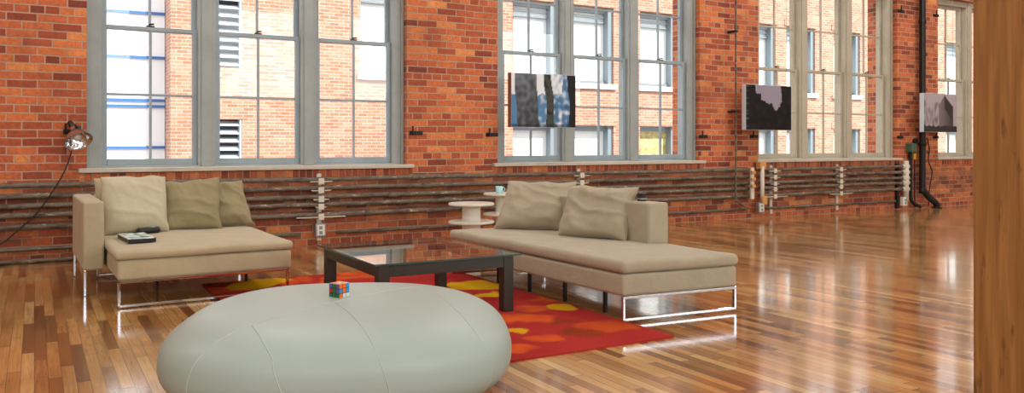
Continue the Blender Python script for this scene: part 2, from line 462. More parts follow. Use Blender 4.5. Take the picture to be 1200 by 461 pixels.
# ------------------------------------------------------------------ cushions
def pillow_mesh(w, h, t, seed, wr=.012, box=.0, pin=.07, n=48, shear=0, rise=0):
    vs = []; fs = []
    def P(u, v, sd):
        pu, pv = abs(u), abs(v)
        x = w/2*u*(1-pin*(1-v*v)*pu**3); z = h/2*v*(1-pin*(1-u*u)*pv**3)
        e = max(0, (1-pu**3.2))*max(0, (1-pv**3.2))
        th = t/2*(e**.5)*(1-.12*v)
        q = Vector((x*3.1+seed*3.7, z*3.1, sd*2+seed))
        fold = mnoise.noise(Vector((x*4+seed, z*11, sd*3.0)))*.6+mnoise.noise(Vector((x*10+seed, z*6+4, sd*5.0)))*.4
        d1 = mnoise.noise(Vector((x*3+seed, z*3, 8)))*.12
        r1 = (1-abs(mnoise.noise(Vector(((x+d1)*2.6+seed*2, (z+d1*.8+x*.25)*9, sd*4.0)))))**5
        r2 = (1-abs(mnoise.noise(Vector(((x+z*.4)*13+seed, (z+d1)*3, sd*7.0)))))**5*max(0, v)
        th += (mnoise.noise(q)*.03 + fold*wr*.9 + (r1*.9 + r2*.8 - .5)*wr)*min(1, e*1.6)
        edge = mnoise.noise(Vector((u*2.3+seed, v*2.3, 5)))*.012
        return Vector((x+edge-shear*(z+h/2), sd*(th+box/2), (z+h/2)*(1+rise*u)+edge))
    for sd in (-1, 1):
        o = len(vs)
        for j in range(n+1):
            for i in range(n+1):
                u = math.sin(PI/2*(2*i/n-1)); v = math.sin(PI/2*(2*j/n-1))
                vs.append(P(u, v, sd))
        for j in range(n):
            for i in range(n):
                a = o+j*(n+1)+i; q = (a, a+1, a+n+2, a+n+1)
                fs.append(q if sd < 0 else q[::-1])
    o = (n+1)**2
    ring = [i for i in range(n+1)] + [(n+1)*j+n for j in range(1, n+1)] + [(n+1)*n+i for i in range(n-1, -1, -1)] + [(n+1)*j for j in range(n-1, 0, -1)]
    L = len(ring)
    if box <= 0:
        remap = {}
        for i in ring: remap[i+o] = i; vs[i] = (vs[i]+vs[i+o])/2
        fs = [tuple(remap.get(q, q) for q in f) for f in fs]
    else:
        for i in range(L):
            a, b2 = ring[i], ring[(i+1) % L]
            fs.append((a, a+o, b2+o, b2))
    b = MB(); b.add(vs, fs); return b, ring, vs
def cushion(name, w, h, t, seed, m, loc, rz, lean, label, group, roll=0, box=0, wr=.012, pin=.07, shear=0, rise=0):
    b, ring, vs = pillow_mesh(w, h, t, seed, wr, box, pin, shear=shear, rise=rise)
    root = empty(name, loc, 0, label, 'cushion', group)
    root.rotation_euler = (Matrix.Rotation(rz, 4, 'Z') @ Matrix.Rotation(lean, 4, 'X') @ Matrix.Rotation(roll, 4, 'Y')).to_euler()
    o = b.build('cover', m, root, smooth=True)
    p = MB().tube([vs[i] for i in ring]+[vs[ring[0]]], .004, 6, caps=False)
    p.build('piping', m, root, smooth=True)
    return root

# ------------------------------------------------------------------ left sofa (one arm, open front chaise)
S1 = empty('chaise_sofa', (.455, 5.787, 0), math.radians(1.4), 'beige one armed chaise sofa on chrome frame against the wall at left', 'sofa')
def crown(x0, x1, y0, y1, amt, seed):
    def f(p):
        u = (p.x-x0)/(x1-x0)*2-1; v = (p.y-y0)/(y1-y0)*2-1
        e = max(0, 1-u*u)*max(0, 1-v*v)
        n = mnoise.noise(Vector((p.x*2.6+seed, p.y*2.6, p.z*2)))*.006
        return p + Vector((n*.5, n*.5, e*amt + n if p.z > .33 else n*.4))
    return f
MB().rbox(0, 1.115, .005, 1.52, .178, .308, .022, n=(10, 12, 3), fn=crown(0, 1.1, 0, 1.5, 0, 2)).build('seat_base', M['linen'], S1, smooth=True)
MB().rbox(-.015, 1.125, -.012, 1.42, .311, .372, .028, n=(22, 26, 2), fn=crown(0, 1.12, 0, 1.42, .006, 7)).build('seat_cushion', M['linen'], S1, smooth=True)
MB().rbox(-.15, -.018, .60, 1.66, .178, .652, .018, n=(4, 10, 8)).build('armrest', M['linen'], S1, smooth=True)
MB().rbox(-.017, 1.135, 1.44, 1.60, .31, .655, .03, n=(12, 4, 8)).build('backrest', M['linen'], S1, smooth=True)
def sledge(parent, pts, name='sledge_frame', r=.009):
    b = MB()
    for a, c in zip(pts[:-1], pts[1:]):
        a = Vector(a); c = Vector(c); d = (c-a); L = d.length
        Mx = Matrix.Translation(a) @ d.to_track_quat('X', 'Z').to_matrix().to_4x4()
        b.box(-r, L+r, -r, r, -r, r, Mx)
    return b.build(name, M['chrome'], parent, bevel=.003)
zt = .169
sledge(S1, [(.012, .02, zt), (.012, .02, .016), (1.09, .02, .016), (1.09, .02, zt), (.012, .02, zt)])
sledge(S1, [(.012, 1.44, zt), (.012, 1.44, .016), (1.09, 1.44, .016), (1.09, 1.44, zt), (.012, 1.44, zt)])
for (lx, ly) in ((-.138, .615), (-.138, 1.62)):
    MB().box(lx-.009, lx+.009, ly-.009, ly+.009, .001, .180).build('leg', M['chrome'], S1, bevel=.003)
for (lx, ly) in ((.95, .62), (.35, .8)):
    o = MB().box(lx-.009, lx+.009, ly-.009, ly+.009, .001, .180).build('leg', M['black_leg'], S1, bevel=.003); o['label'] = 'thin black leg'

G1 = 'throw cushions on the left chaise sofa'
cushion('cushion', .45, .43, .14, 1.3, M['linen_pale'], (.668, 6.87, .376), math.radians(2), math.radians(-13), 'large pale square cushion beside the left sofa armrest', G1, box=.05, wr=.011, pin=.02)
cushion('cushion', .44, .41, .17, 4.2, M['linen_dark'], (1.085, 6.94, .372), math.radians(-3), math.radians(-17), 'darker taupe cushion in the middle of the left sofa', G1, wr=.024, rise=.05)
cushion('cushion', .33, .40, .16, 8.9, M['linen_dark'], (1.425, 7.06, .372), math.radians(-12), math.radians(-22), 'slumped taupe cushion at the right end of the left sofa', G1, wr=.024, shear=.26)
cushion('cushion', .44, .41, .13, 6.4, M['linen'], (.62, 7.06, .376), math.radians(2), math.radians(-10), 'cushion mostly hidden behind the large pale square cushion', G1)

# ------------------------------------------------------------------ right sofa (long chaise, back on its right side)
S2 = empty('chaise_sofa', (2.965, 3.845, 0), 0, 'long beige chaise sofa on chrome frame right of the glass table', 'sofa')
ua = math.radians(-4.6); va = math.radians(2.3)
U = Vector((math.cos(ua), math.sin(ua), 0)); V = Vector((-math.sin(va), math.cos(va), 0))
def sk(p): return U*p.x + V*p.y + Vector((0, 0, p.z))
def skew(b):
    b.v = [tuple(sk(Vector(q))) for q in b.v]; return b
L2, W2 = 2.13, .845
skew(MB().rbox(.0, W2, .0, L2, .160, .288, .02, n=(8, 16, 3), fn=crown(0, W2, 0, L2, 0, 3))).build('seat_base', M['linen_grey'], S2, smooth=True)
skew(MB().rbox(-.01, W2+.012, -.012, L2+.012, .291, .366, .032, n=(20, 40, 2), fn=crown(0, W2, 0, L2, .012, 5))).build('seat_cushion', M['linen_grey'], S2, smooth=True)
skew(MB().rbox(W2-.165, W2+.005, .62, L2, .36, .648, .02, n=(4, 14, 6))).build('backrest', M['linen_grey'], S2, smooth=True)
def S(x, y, z): return sk(Vector((x, y, z)))
zt = .151
for yy in (.012, L2-.02):
    sledge(S2, [S(.012, yy, zt), S(.012, yy, .023), S(W2-.012, yy, .023), S(W2-.012, yy, zt), S(.012, yy, zt)])
for yy in (.28, .70, 1.12, 1.54):
    q = S(.085, yy, 0)
    o = MB().box(q.x-.011, q.x+.011, q.y-.011, q.y+.011, .0145 if q.x < RX1 else .001, .165).build('leg', M['black_leg'], S2, bevel=.003); o['label'] = 'thin black leg'
G2 = 'throw cushions on the right chaise sofa'
q = Vector((3.38, 5.60, .374))
cushion('cushion', .59, .43, .20, 2.2, M['linen_grey'], q, math.radians(-54), math.radians(-31), 'smooth beige cushion at the far end of the right sofa', G2, wr=.016, shear=-.06)
q = Vector((3.45, 4.85, .374))
cushion('cushion', .57, .41, .21, 5.7, M['linen_grey'], q, math.radians(-66), math.radians(-27), 'wrinkled beige cushion nearest the end of the right sofa back', G2, wr=.034)

# ------------------------------------------------------------------ coffee table
TX0, TX1, TY0, TY1, TZ = 1.655, 2.61, 4.405, 5.50, .372
T = empty('coffee_table', ((TX0+TX1)/2, (TY0+TY1)/2, .014), 0, 'low square glass coffee table with dark metal frame on the red rug', 'table')
hw, hd = (TX1-TX0)/2, (TY1-TY0)/2
zt = TZ-.014
b = MB()
b.add([(-hw, -hd, zt-.011), (hw, -hd, zt-.011), (hw, hd, zt-.011), (-hw, hd, zt-.011), (-hw, -hd, zt), (hw, -hd, zt), (hw, hd, zt), (-hw, hd, zt)], [(0, 3, 2, 1), (4, 5, 6, 7)])
b.cur = 1
b.add([(-hw, -hd, zt-.011), (hw, -hd, zt-.011), (hw, hd, zt-.011), (-hw, hd, zt-.011), (-hw, -hd, zt), (hw, -hd, zt), (hw, hd, zt), (-hw, hd, zt)], [(0, 1, 5, 4), (1, 2, 6, 5), (2, 3, 7, 6), (3, 0, 4, 7)])
b.build('glass_top', [M['table_glass'], M['table_glass_edge']], T)
ins = .035; lw = .068; zr = zt-.012
for sx in (-1, 1):
    for sy in (-1, 1):
        cx, cy = sx*(hw-ins-lw/2), sy*(hd-ins-lw/2)
        MB().box(cx-lw/2, cx+lw/2, cy-lw/2, cy+lw/2, .001, zr).build('leg', M['table_metal'], T, bevel=.003)
for sy in (-1, 1):
    cy = sy*(hd-ins-.022)
    MB().box(-(hw-ins-lw), hw-ins-lw, cy-.02, cy+.02, zr-.072, zr-.004).build('rail', M['table_metal'], T, bevel=.003)
for sx in (-1, 1):
    cx = sx*(hw-ins-.022)
    MB().box(cx-.02, cx+.02, -(hd-ins-lw), hd-ins-lw, zr-.072, zr-.004).build('rail', M['table_metal'], T, bevel=.003)

# ------------------------------------------------------------------ ottoman
OC = Vector((1.119, 3.342, 0)); OA, OB, OT, OH, E1, E2 = .693, .609, -.42, .217, .799, .708
def sp(w, e): return math.copysign(abs(w)**e, w)
OZ = .002
def osurf(u, v):
    return Vector((OA*sp(math.cos(v), E1)*sp(math.cos(u), E2), OB*sp(math.cos(v), E1)*sp(math.sin(u), E2), max(.0155, OZ+OH+OH*sp(math.sin(v), E1))))
OT_ = empty('ottoman', (OC.x, OC.y, 0), OT, 'large pale grey green pebble shaped leather ottoman in the foreground', 'ottoman')
nu, nv = 160, 72
b = MB(); vs = []; fs = []
def warp(t, e):   # even out spacing of the superellipse parameter
    return t
for j in range(1, nv):
    v = -PI/2 + PI*j/nv
    for i in range(nu): vs.append(osurf(2*PI*i/nu, v))
for j in range(nv-2):
    for i in range(nu): fs.append((j*nu+i, j*nu+(i+1) % nu, (j+1)*nu+(i+1) % nu, (j+1)*nu+i))
vs.append(Vector((0, 0, OZ+2*OH))); t = len(vs)-1
for i in range(nu): fs.append(((nv-2)*nu+i, (nv-2)*nu+(i+1) % nu, t))
vs.append(Vector((0, 0, .0155))); t = len(vs)-1
for i in range(nu): fs.append(((i+1) % nu, i, t))
b.add(vs, fs); b.build('cover', M['ottoman'], OT_, smooth=True)
def oz(x, y):
    q = (abs(x/OA)**(2/E2)+abs(y/OB)**(2/E2))**(E2/E1)
    return OZ+OH+OH*max(0, 1-q)**(E1/2) if q < 1 else None
def seam(pts, down=None):
    out = []
    for p in smooth_path([(x, y, 0) for x, y in pts], 10):
        z = oz(p.x, p.y)
        if z is not None: out.append((p.x, p.y, z+.0003))
    if down is not None:
        x, y, z0 = out[-1]; n = 16
        sz = lambda z: (1-min(1, abs((z-OZ-OH)/OH))**(2/E1))**(E1/2)
        nn = lambda x, y: (abs(x/OA)**(2/E2)+abs(y/OB)**(2/E2))**(E2/2)
        for k_ in range(1, n):
            t = k_/n; zz = z0 + (.04 - z0)*t; xx = x + down*t
            q_ = sz(zz)/nn(xx, y)
            out.append((xx*q_, y*q_, zz))
    b = MB().tube(out, .0022, 6); return b.build('seam', M['seam'], OT_, smooth=True)
seam([(-.015, -.209), (.064, -.362), (.13, -.496), (.160, -.555)], .08)
seam([(-.291, -.408), (-.222, -.529), (-.186, -.578)], .10)
seam([(.33, .18), (.373, .074), (.43, -.143), (.491, -.313), (.535, -.405)], .03)
seam([(.33, .18), (.16, -.02), (-.015, -.209), (-.166, -.329), (-.291, -.408), (-.37, -.456), (-.431, -.500), (-.450, -.512)], -.10)

# puzzle cube
cz = oz(-.008, -.115) + .0005
cl = Matrix.Rotation(OT, 4, 'Z') @ Vector((-.008, -.105, 0)) + OC
CU = empty('puzzle_cube', (cl.x, cl.y, cz-.004), math.radians(27), 'small multicoloured puzzle cube lying on top of the ottoman', 'toy')
h = .0285
MB().rbox(-h, h, -h, h, 0, 2*h, .004, n=(1, 1, 1), k=2).build('body', M['black'], CU, smooth=False)
SC = {c: plain('sticker_'+n, v, .35) for c, n, v in (('o', 'orange', (236, 116, 36)), ('b', 'blue', (44, 150, 214)), ('w', 'white', (226, 226, 226)), ('g', 'green', (34, 110, 62)), ('r', 'red', (176, 40, 34)), ('p', 'violet', (96, 84, 150)), ('y', 'salmon', (232, 176, 140)))}
F1 = ['pgp', 'rgp', 'ggg']; F2 = ['oob', 'bob', 'oww']; F3 = ['yoy', 'ywy', 'yyw']
s9 = .019
for r in range(3):
    for c in range(3):
        x = (c-1)*s9; z = h+(1-r)*s9
        hs = .0082
        MB().box(-h-.0008, -h+.001, -x-hs, -x+hs, z-hs, z+hs).build('sticker', SC[F1[r][c]], CU)
        MB().box(x-hs, x+hs, -h-.0008, -h+.001, z-hs, z+hs).build('sticker', SC[F2[r][c]], CU)
        MB().box(x-hs, x+hs, (1-r)*s9-hs, (1-r)*s9+hs, 2*h-.001, 2*h+.0008).build('sticker', SC[F3[r][c]], CU)

# magazine and remote on the left sofa
Mg = empty('magazine', (.622, 6.34, .3775), math.radians(5), 'glossy magazine lying on the left sofa seat', 'magazine')
MB().rbox(-.088, .088, -.20, .20, .001, .030, .004, n=(2, 2, 1), k=1).build('pages', M['black'], Mg)
cv = grid_slab(-.09, .09, -.204, .204, .0285, .0315, 26, 50).build('cover', M['print'], Mg)
def magc(p):
    n = mnoise.noise(Vector((p.x*22, p.y*12, 3)))
    a = Vector(lin((186, 208, 204))[:3]); d = Vector(lin((70, 92, 92))[:3]); wv = Vector(lin((224, 228, 220))[:3])
    c = a.lerp(d, max(0, min(1, n*2.2))) if n > 0 else a.lerp(wv, min(1, -n*2.5))
    if p.x < -.07: c = Vector(lin((200, 206, 196))[:3])
    return (*c, 1)
color_attr(cv, magc)
Rm = empty('remote_control', (.745, 6.77, .376), math.radians(-68), 'black remote control beside the magazine on the left sofa', 'remote')
MB().rbox(-.034, .034, -.085, .085, .001, .046, .02, n=(2, 4, 1), k=3).build('case', M['black'], Rm, smooth=True)
MB().rbox(-.012, .012, .02, .06, .0455, .048, .0015, n=(1, 1, 1), k=1).build('screen', M['cyan'], Rm)
for a in (-.05, -.03, -.01):
    MB().rbox(-.006, .006, a-.006, a+.006, .0455, .048, .0015, n=(1, 1, 1), k=1).build('button', M['galv'], Rm)

# ------------------------------------------------------------------ spool side tables and cup
def spool(loc, zs, label):
    t = empty('side_table', loc, 0, label, 'side table', 'white spool side tables behind the right sofa')
    for i, z in enumerate(zs):
        R = .218
        MB().lathe([(0, z-.024), (R-.01, z-.024), (R, z-.018), (R, z-.006), (R-.006, z), (0, z)], 40).build('tabletop' if i == 0 else ('base' if i == len(zs)-1 else 'shelf'), M['white'], t, smooth=False)
    for a, c in zip(zs[1:], zs[:-1]):
        MB().lathe([(.094, a), (.088, a+.012), (.088, c-.036), (.094, c-.024)], 32).build('column', M['white'], t, smooth=True)
    return t
spool((3.595, 7.0, 0), (.492, .322, .025), 'white two tier spool side table at the far left end of the right sofa')
spool((4.30, 7.62, 0), (.534, .322, .025), 'white spool side table with an aqua cup, nearest the wall')
cp = empty('cup', (4.205, 7.55, .535), 0, 'small pale aqua cup on the white side table by the wall', 'cup')
MB().lathe([(0, 0), (.03, 0), (.034, .006), (.04, .075), (.037, .075), (.031, .01), (0, .008)], 28).build('cup_body', M['cyan'], cp, smooth=True)
MB().tube(smooth_path([(.038, 0, .062), (.06, 0, .058), (.064, 0, .04), (.055, 0, .022), (.036, 0, .02)], 6), .004, 8).build('handle', M['cyan'], cp, smooth=True)
bq = Vector((3.715, 4.60, .6485))
bo = empty('camera_lens', tuple(bq), 0, 'small black rounded object resting on the right sofa backrest', 'lens')
MB().lathe([(0, 0), (.03, 0), (.034, .004), (.034, .03), (.031, .034), (.031, .05), (.025, .056), (0, .056)], 28).build('barrel', M['black'], bo, smooth=False)
MB().lathe([(.0345, .010), (.0355, .012), (.0355, .02), (.0345, .022)], 28).build('ring', M['galv'], bo)

# ------------------------------------------------------------------ wall pipes
PZ = (.690, .598, .506, .428, .325)
PY = D-.075
def pipe_run(x0, x1, brackets, label, seed, header=None):
    root = empty('heating_pipes', (x0, D, 0), 0, label, 'pipes', 'heating pipe runs along the brick wall')
    for j, z in enumerate(PZ):
        pts = []
        n = int((x1-x0)/.5)+2
        for i in range(n+1):
            x = (x1-x0)*i/n
            pts.append((x, -.075 + .006*mnoise.noise(Vector((x*.9, j*3.1, seed))), z + .007*mnoise.noise(Vector((x*.8, j*5.3, seed+2)))))
        pp = MB().tube(pts, .024, 12); 
        for cx in [q for q in (1.9, 4.4, 6.6) if q < x1-x0-.2]:
            cx += j*.13*(1 if j % 2 else -1)
            pp.tube([(cx-.05, -.075, z), (cx+.05, -.075, z)], .0315, 12)
        pp.build('pipe', M['pipe'], root, smooth=True)
    for bx in brackets:
        x = bx-x0
        b = MB().box(x-.024, x+.024, -.03, -.001, .05, .745)
        for j, z in enumerate(PZ):
            ww = (.12, .105, .085, .06, .26)[j]
            z0 = z-.024
            b.add([(x-ww, -.105, z0-.006), (x+ww, -.105, z0-.006), (x+ww*.35, -.02, z0-.03), (x-ww*.35, -.02, z0-.03), (x-ww, -.105, z0+.004), (x+ww, -.105, z0+.004), (x+ww*.7, -.02, z0), (x-ww*.7, -.02, z0)], [(0, 3, 2, 1), (4, 5, 6, 7), (0, 1, 5, 4), (1, 2, 6, 5), (2, 3, 7, 6), (3, 0, 4, 7)])
            b.box(x-.03, x+.03, -.112, -.10, z0-.03, z+.01)
        b.build('bracket', M['peel'], root, bevel=.004)
    return root
r1 = pipe_run(-3.0, 8.70, (-.6, 2.551, 5.80), 'long rack of five old heating pipes with white brackets, left and centre of wall', 1)
x = 8.655-(-3.0)
MB().box(x-.025, x+.035, -.14, -.105, .28, .72).build('end_header', M['peel'], r1, bevel=.006)
for z in (.655, .56, .465): MB().box(x-.035, x+.04, -.165, -.13, z-.022, z+.022).build('wood_block', M['wood_block'], r1, bevel=.004)
r2 = pipe_run(8.86, 12.17, (9.14, 10.55), 'short rack of five old heating pipes under the third window', 5)
MB().tube([(0, -.12, .08), (0, -.12, .74)], .03, 12).build('end_header', M['peel'], r2, smooth=True)
hd_ = MB().tube([(3.27, -.085, .13), (3.27, -.085, .78)], .042, 14)
for z in PZ: hd_.tube([(3.19, -.08, z), (3.33, -.08, z)], .038, 12)
hd_.build('end_header', M['peel'], r2, smooth=True)
MB().box(-.06, .06, -.14, -.06, .70, .80).build('wood_block', M['wood_block'], r2, bevel=.004)
MB().box(-.05, .05, -.17, -.15, .20, .32).build('wood_block', M['wood_block'], r2, bevel=.004)
MB().box(3.10, 3.15, -.05, -.001, .02, .74).build('backing_bar', M['iron'], r2, bevel=.004)

def conduit(name, pts, r, m, label, cat, group=None, bands=()):
    b = MB().tube(smooth_path(pts, 6) if len(pts) > 2 else pts, r, 12)
    o = b.build(name, m, smooth=True); return tag(o, label, cat, group)
t = empty('return_pipe', (-3, D, 0), 0, 'thin low conduit running along the wall just above the floor, left part', 'pipe')
MB().tube([(0, -.035, .125), (5.36, -.035, .128)], .017, 10).build('pipe', M['pipe'], t, smooth=True)
MB().tube([(0, -.03, .02), (4.6, -.03, .022)], .02, 10).build('pipe', M['pipe'], t, smooth=True)
t = empty('return_pipe', (2.74, D, 0), 0, 'thin low conduit running along the wall between two outlet boxes', 'pipe')
MB().tube([(0, -.035, .128), (5.86, -.035, .135)], .017, 10).build('pipe', M['pipe'], t, smooth=True)
t = empty('return_pipe', (9.03, D, 0), 0, 'thin low conduit running along the wall under the third window', 'pipe')
MB().tube([(0, -.035, .135), (2.9, -.035, .135)], .017, 10).build('pipe', M['pipe'], t, smooth=True)
# vertical conduit
vc = empty('conduit', (8.339, D, 0), 0, 'thin grey vertical conduit on the brick pier left of the third window', 'conduit')
MB().tube(smooth_path([(0, -.135, CEIL), (0, -.135, 2.2), (0, -.135, .40), (0, -.135, .33), (.05, -.135, .25), (.2, -.135, .17), (.29, -.135, .16)], 5), .013, 10).build('tube', M['pipe'], vc, smooth=True)
for z in (1.5, 2.6, 3.6):
    MB().box(-.03, .03, -.152, -.0005, z-.012, z+.012).build('clip', M['iron'], vc, bevel=.003)
# black standpipe and valve
bp = empty('standpipe', (12.548, D, 0), 0, 'thick black vertical pipe with a bent foot behind the rightmost picture', 'pipe')
MB().tube(smooth_path([(0, -.09, CEIL), (0, -.09, 2.5), (0, -.09, .42), (0, -.09, .33), (.10, -.12, .20), (.22, -.16, .10), (.26, -.17, .05), (.26, -.17, .004)], 6), .05, 16).build('tube', M['iron'], bp, smooth=True)
MB().lathe([(.05, .004), (.085, .006), (.085, .018), (.055, .026)], 24, Matrix.Translation((.26, -.17, 0))).build('flange', M['iron'], bp)
for z in (1.05, 3.05): MB().tube([(0, -.09, z-.03), (0, -.09, z+.03)], .06, 16).build('coupling', M['iron'], bp, smooth=True)
vl = empty('valve_pipe', (12.30, D, 0), 0, 'slim pipe with green valve box and yellow tag beside the black standpipe', 'pipe')
MB().tube(smooth_path([(0, -.05, .93), (0, -.05, .6), (0, -.05, .24), (.02, -.06, .12), (.10, -.09, .06), (.17, -.11, .03)], 5), .028, 12).build('tube', M['iron'], vl, smooth=True)
MB().rbox(-.06, .06, -.12, -.001, .92, 1.06, .012, n=(1, 1, 1), k=2).build('valve_box', M['green'], vl)
MB().box(.03, .075, -.095, -.03, .80, .90).build('tag', M['yellow'], vl, bevel=.006)
ct = conduit('cable', [(12.46, D-.012, 1.06), (12.462, D-.012, .7), (12.458, D-.012, .3), (12.47, D-.012, .02)], .009, M['cable'], 'black cable hanging down from a round wall box left of the standpipe', 'cable')
ct2 = conduit('cable', [(12.80, D-.01, 1.15), (12.86, D-.01, .95), (12.83, D-.01, .78), (12.93, D-.01, .6), (12.9, D-.01, .45), (12.85, D-.01, .25), (12.84, D-.01, .03)], .007, M['cable'], 'thin crooked dark cable on the brick right of the black standpipe', 'cable')
MB().lathe([(0, .0), (.045, .0), (.045, .04), (.038, .05), (0, .05)], 24, Matrix.Translation((12.46, D-.001, 1.10)) @ Matrix.Rotation(PI/2, 4, 'X')).build('junction_box', M['iron'])
tag(bpy.data.objects['junction_box'], 'small round black junction box on brick left of the standpipe', 'box')

def outlet(x, z, yb, label, m='galv'):
    o = empty('outlet_box', (x, yb, z), 0, label, 'outlet', 'electrical outlet boxes low on the wall')
    MB().rbox(-.055, .055, -.06, 0, -.07, .07, .008, n=(1, 1, 1), k=2).build('box', M[m], o)
    MB().box(-.04, .04, -.064, -.058, -.055, .055).build('faceplate', M['white'], o, bevel=.003)
    for s_ in (-1, 1):
        MB().rbox(-.017, .017, -.068, -.062, s_*.026-.017, s_*.026+.017, .002, n=(1, 1, 1), k=1).build('socket', M['galv'], o)
outlet(2.551, .165, D-.03, 'metal outlet box under the white bracket between the two sofas')
outlet(8.80, .16, D-.11, 'metal outlet box at the foot of the pipe joint below the second picture')
outlet(12.08, .13, D-.05, 'pale outlet box at the right end of the pipes under the third window', 'white')

# hinge hooks
HK = [(3.642, 1.172, 'iron hinge hook on the brick right of the first window', 1), (4.596, 1.159, 'iron hinge hook left of the second window beside the first picture', -1), (7.86, 1.154, 'iron hinge hook on the brick right of the second window', 1), (8.816, 1.159, 'iron hinge hook just below the second picture', -1), (12.09, 1.16, 'lower iron hinge hook right of the third window', 1), (13.03, 1.164, 'lower iron hinge hook left of the fourth window below the third picture', -1), (12.11, 3.2, 'upper iron hinge hook right of the third window', 1), (13.04, 3.2, 'upper iron hinge hook left of the fourth window', -1), (.30, 1.16, 'iron hinge hook on the brick behind the reflector lamp', -1)]
hk0 = None
for (x, z, lab, s_) in HK:
    if hk0 is None:
        hk0 = empty('hinge_hook', (x, D, z)); 
        b = MB().box(-.075, .085, -.008, 0, -.022, .022); b.build('plate', M['iron'], hk0, bevel=.004)
        b = MB().tube([(-.055, -.012, -.012), (-.055, -.05, -.012), (-.055, -.055, .0), (-.055, -.055, .075)], .011, 10); b.build('pin', M['iron'], hk0, smooth=True)
        r = hk0
    else:
        r = copy_tree(hk0); r.location = (x, D, z)
    if s_ < 0: r.rotation_euler = (0, PI, 0) if False else (0, 0, 0)
    tag(r, lab, 'hook', 'iron hinge hooks beside the windows')

# ------------------------------------------------------------------ pictures hung in front of the wall
def art1(u, v):
    n = mnoise.noise(Vector((u*6, v*3, 2))); n2 = mnoise.noise(Vector((u*14, v*9, 6)))
    uu = u + n*.03 + (v-.5)*.05
    blue = Vector(lin((84, 130, 172))[:3]); wh = Vector(lin((224, 230, 234))[:3]); dk = Vector(lin((62, 66, 72))[:3]); ol = Vector(lin((66, 70, 62))[:3]); bk = Vector(lin((28, 26, 28))[:3])
    top = v > .62 + n2*.08
    if uu < .07: c = wh if top else blue
    elif uu < .40: c = dk.lerp(Vector(lin((112, 118, 126))[:3]), max(0, min(1, .35+n2*.9 + (v-.5)*.6)))
    elif uu < .52: c = wh if top else blue.lerp(wh, max(0, n2))
    elif uu < .64: c = ol.lerp(bk, max(0, n2*1.5))
    elif uu < .88: c = wh.lerp(blue, max(0, min(1, .15+n2))) if top and uu < .8 else blue.lerp(wh, max(0, min(1, n2*1.6))).lerp(dk, max(0, -n2*1.2))
    else: c = bk
    if v < .06: c = c.lerp(bk, .6)
    return c
def art2(u, v):
    n = mnoise.noise(Vector((u*9, v*7, 2)))*.06 + mnoise.noise(Vector((u*24, v*20, 5)))*.03
    sky = Vector(lin((148, 140, 154))[:3]); bk = Vector(lin((22, 19, 19))[:3])
    lo = .62 - .2*max(0, 1-abs(u-.66)/.12) + (.22 if u < .33 else 0)
    c = sky if (v + n > lo and .2 < u + n*.5 < .78) else bk.lerp(Vector(lin((52, 46, 46))[:3]), max(0, n*8))
    if u < .07: c = bk.lerp(Vector(lin((110, 116, 130))[:3]), max(0, mnoise.noise(Vector((3, v*18, 1)))))
    return c
def art3(u, v):
    n = mnoise.noise(Vector((u*16, v*5, 4)))
    sky = Vector(lin((172, 160, 166))[:3]); dk = Vector(lin((58, 50, 50))[:3]); md = Vector(lin((118, 108, 110))[:3])
    c = sky
    if u < .5 and v < .75+n*.2: c = sky.lerp(md, max(0, min(1, .4+n*1.2)))
    if .45 < u < .88 and v < .95 - .9*abs(u-.62)*(1.2 if u > .62 else 1.6): c = md.lerp(dk, max(0, min(1, (u-.5)*2.6)))
    if u > .62 and u < .84 and v < .98-1.5*(u-.62) and v > .62-1.4*(u-.62): c = dk
    if v < .16+.04*n: c = dk
    return c
def picture(x0, art, side, label, wires):
    t = empty('picture', (x0, 8.15, 1.243), 0, label, 'picture', 'box mounted photographs hung before the windows')
    W, Hh, th = .888, .624, .072
    MB().rbox(0, W, .002, th, 0, Hh, .004, n=(1, 1, 1), k=1).build('box_frame', M['white_alu'], t)
    MB().box(-.0025, .002, .001, th-.001, .003, Hh-.003).build('side_panel', side, t)
    nx, ny = 90, 64
    vs = [(.004+(W-.008)*i/nx, .0, .004+(Hh-.008)*j/ny) for j in range(ny+1) for i in range(nx+1)] + [(.004+(W-.008)*i/nx, .003, .004+(Hh-.008)*j/ny) for j in (0, ny) for i in (0, nx)]
    fs = [(j*(nx+1)+i, j*(nx+1)+i+1, (j+1)*(nx+1)+i+1, (j+1)*(nx+1)+i) for j in range(ny) for i in range(nx)]
    o = len(vs)-4; a, b_, c_, d_ = 0, nx, ny*(nx+1), (ny+1)*(nx+1)-1
    fs += [(o, o+2, o+3, o+1)]
    pr_ = MB().add(vs, fs).build('print', M['print'], t)
    color_attr(pr_, lambda p: (*art(p.x/W, p.z/Hh), 1))
    for wx in wires:
        MB().tube([(wx, .045, Hh-.002), (wx, .045, CEIL-1.243)], .0022, 6).build('hanging_wire', M['galv'], t, smooth=True)
picture(4.694, art1, M['brown_edge'], 'blue, black and white abstract photo box hanging before the second window', (.05, .84))
picture(8.373, art2, M['white_alu'], 'nearly black photo box with a grey sky patch hanging left of third window', (.05, .84))
picture(12.29, art3, M['white_alu'], 'grey photo box of a dark building hanging at far right by the post', (.05, .84))

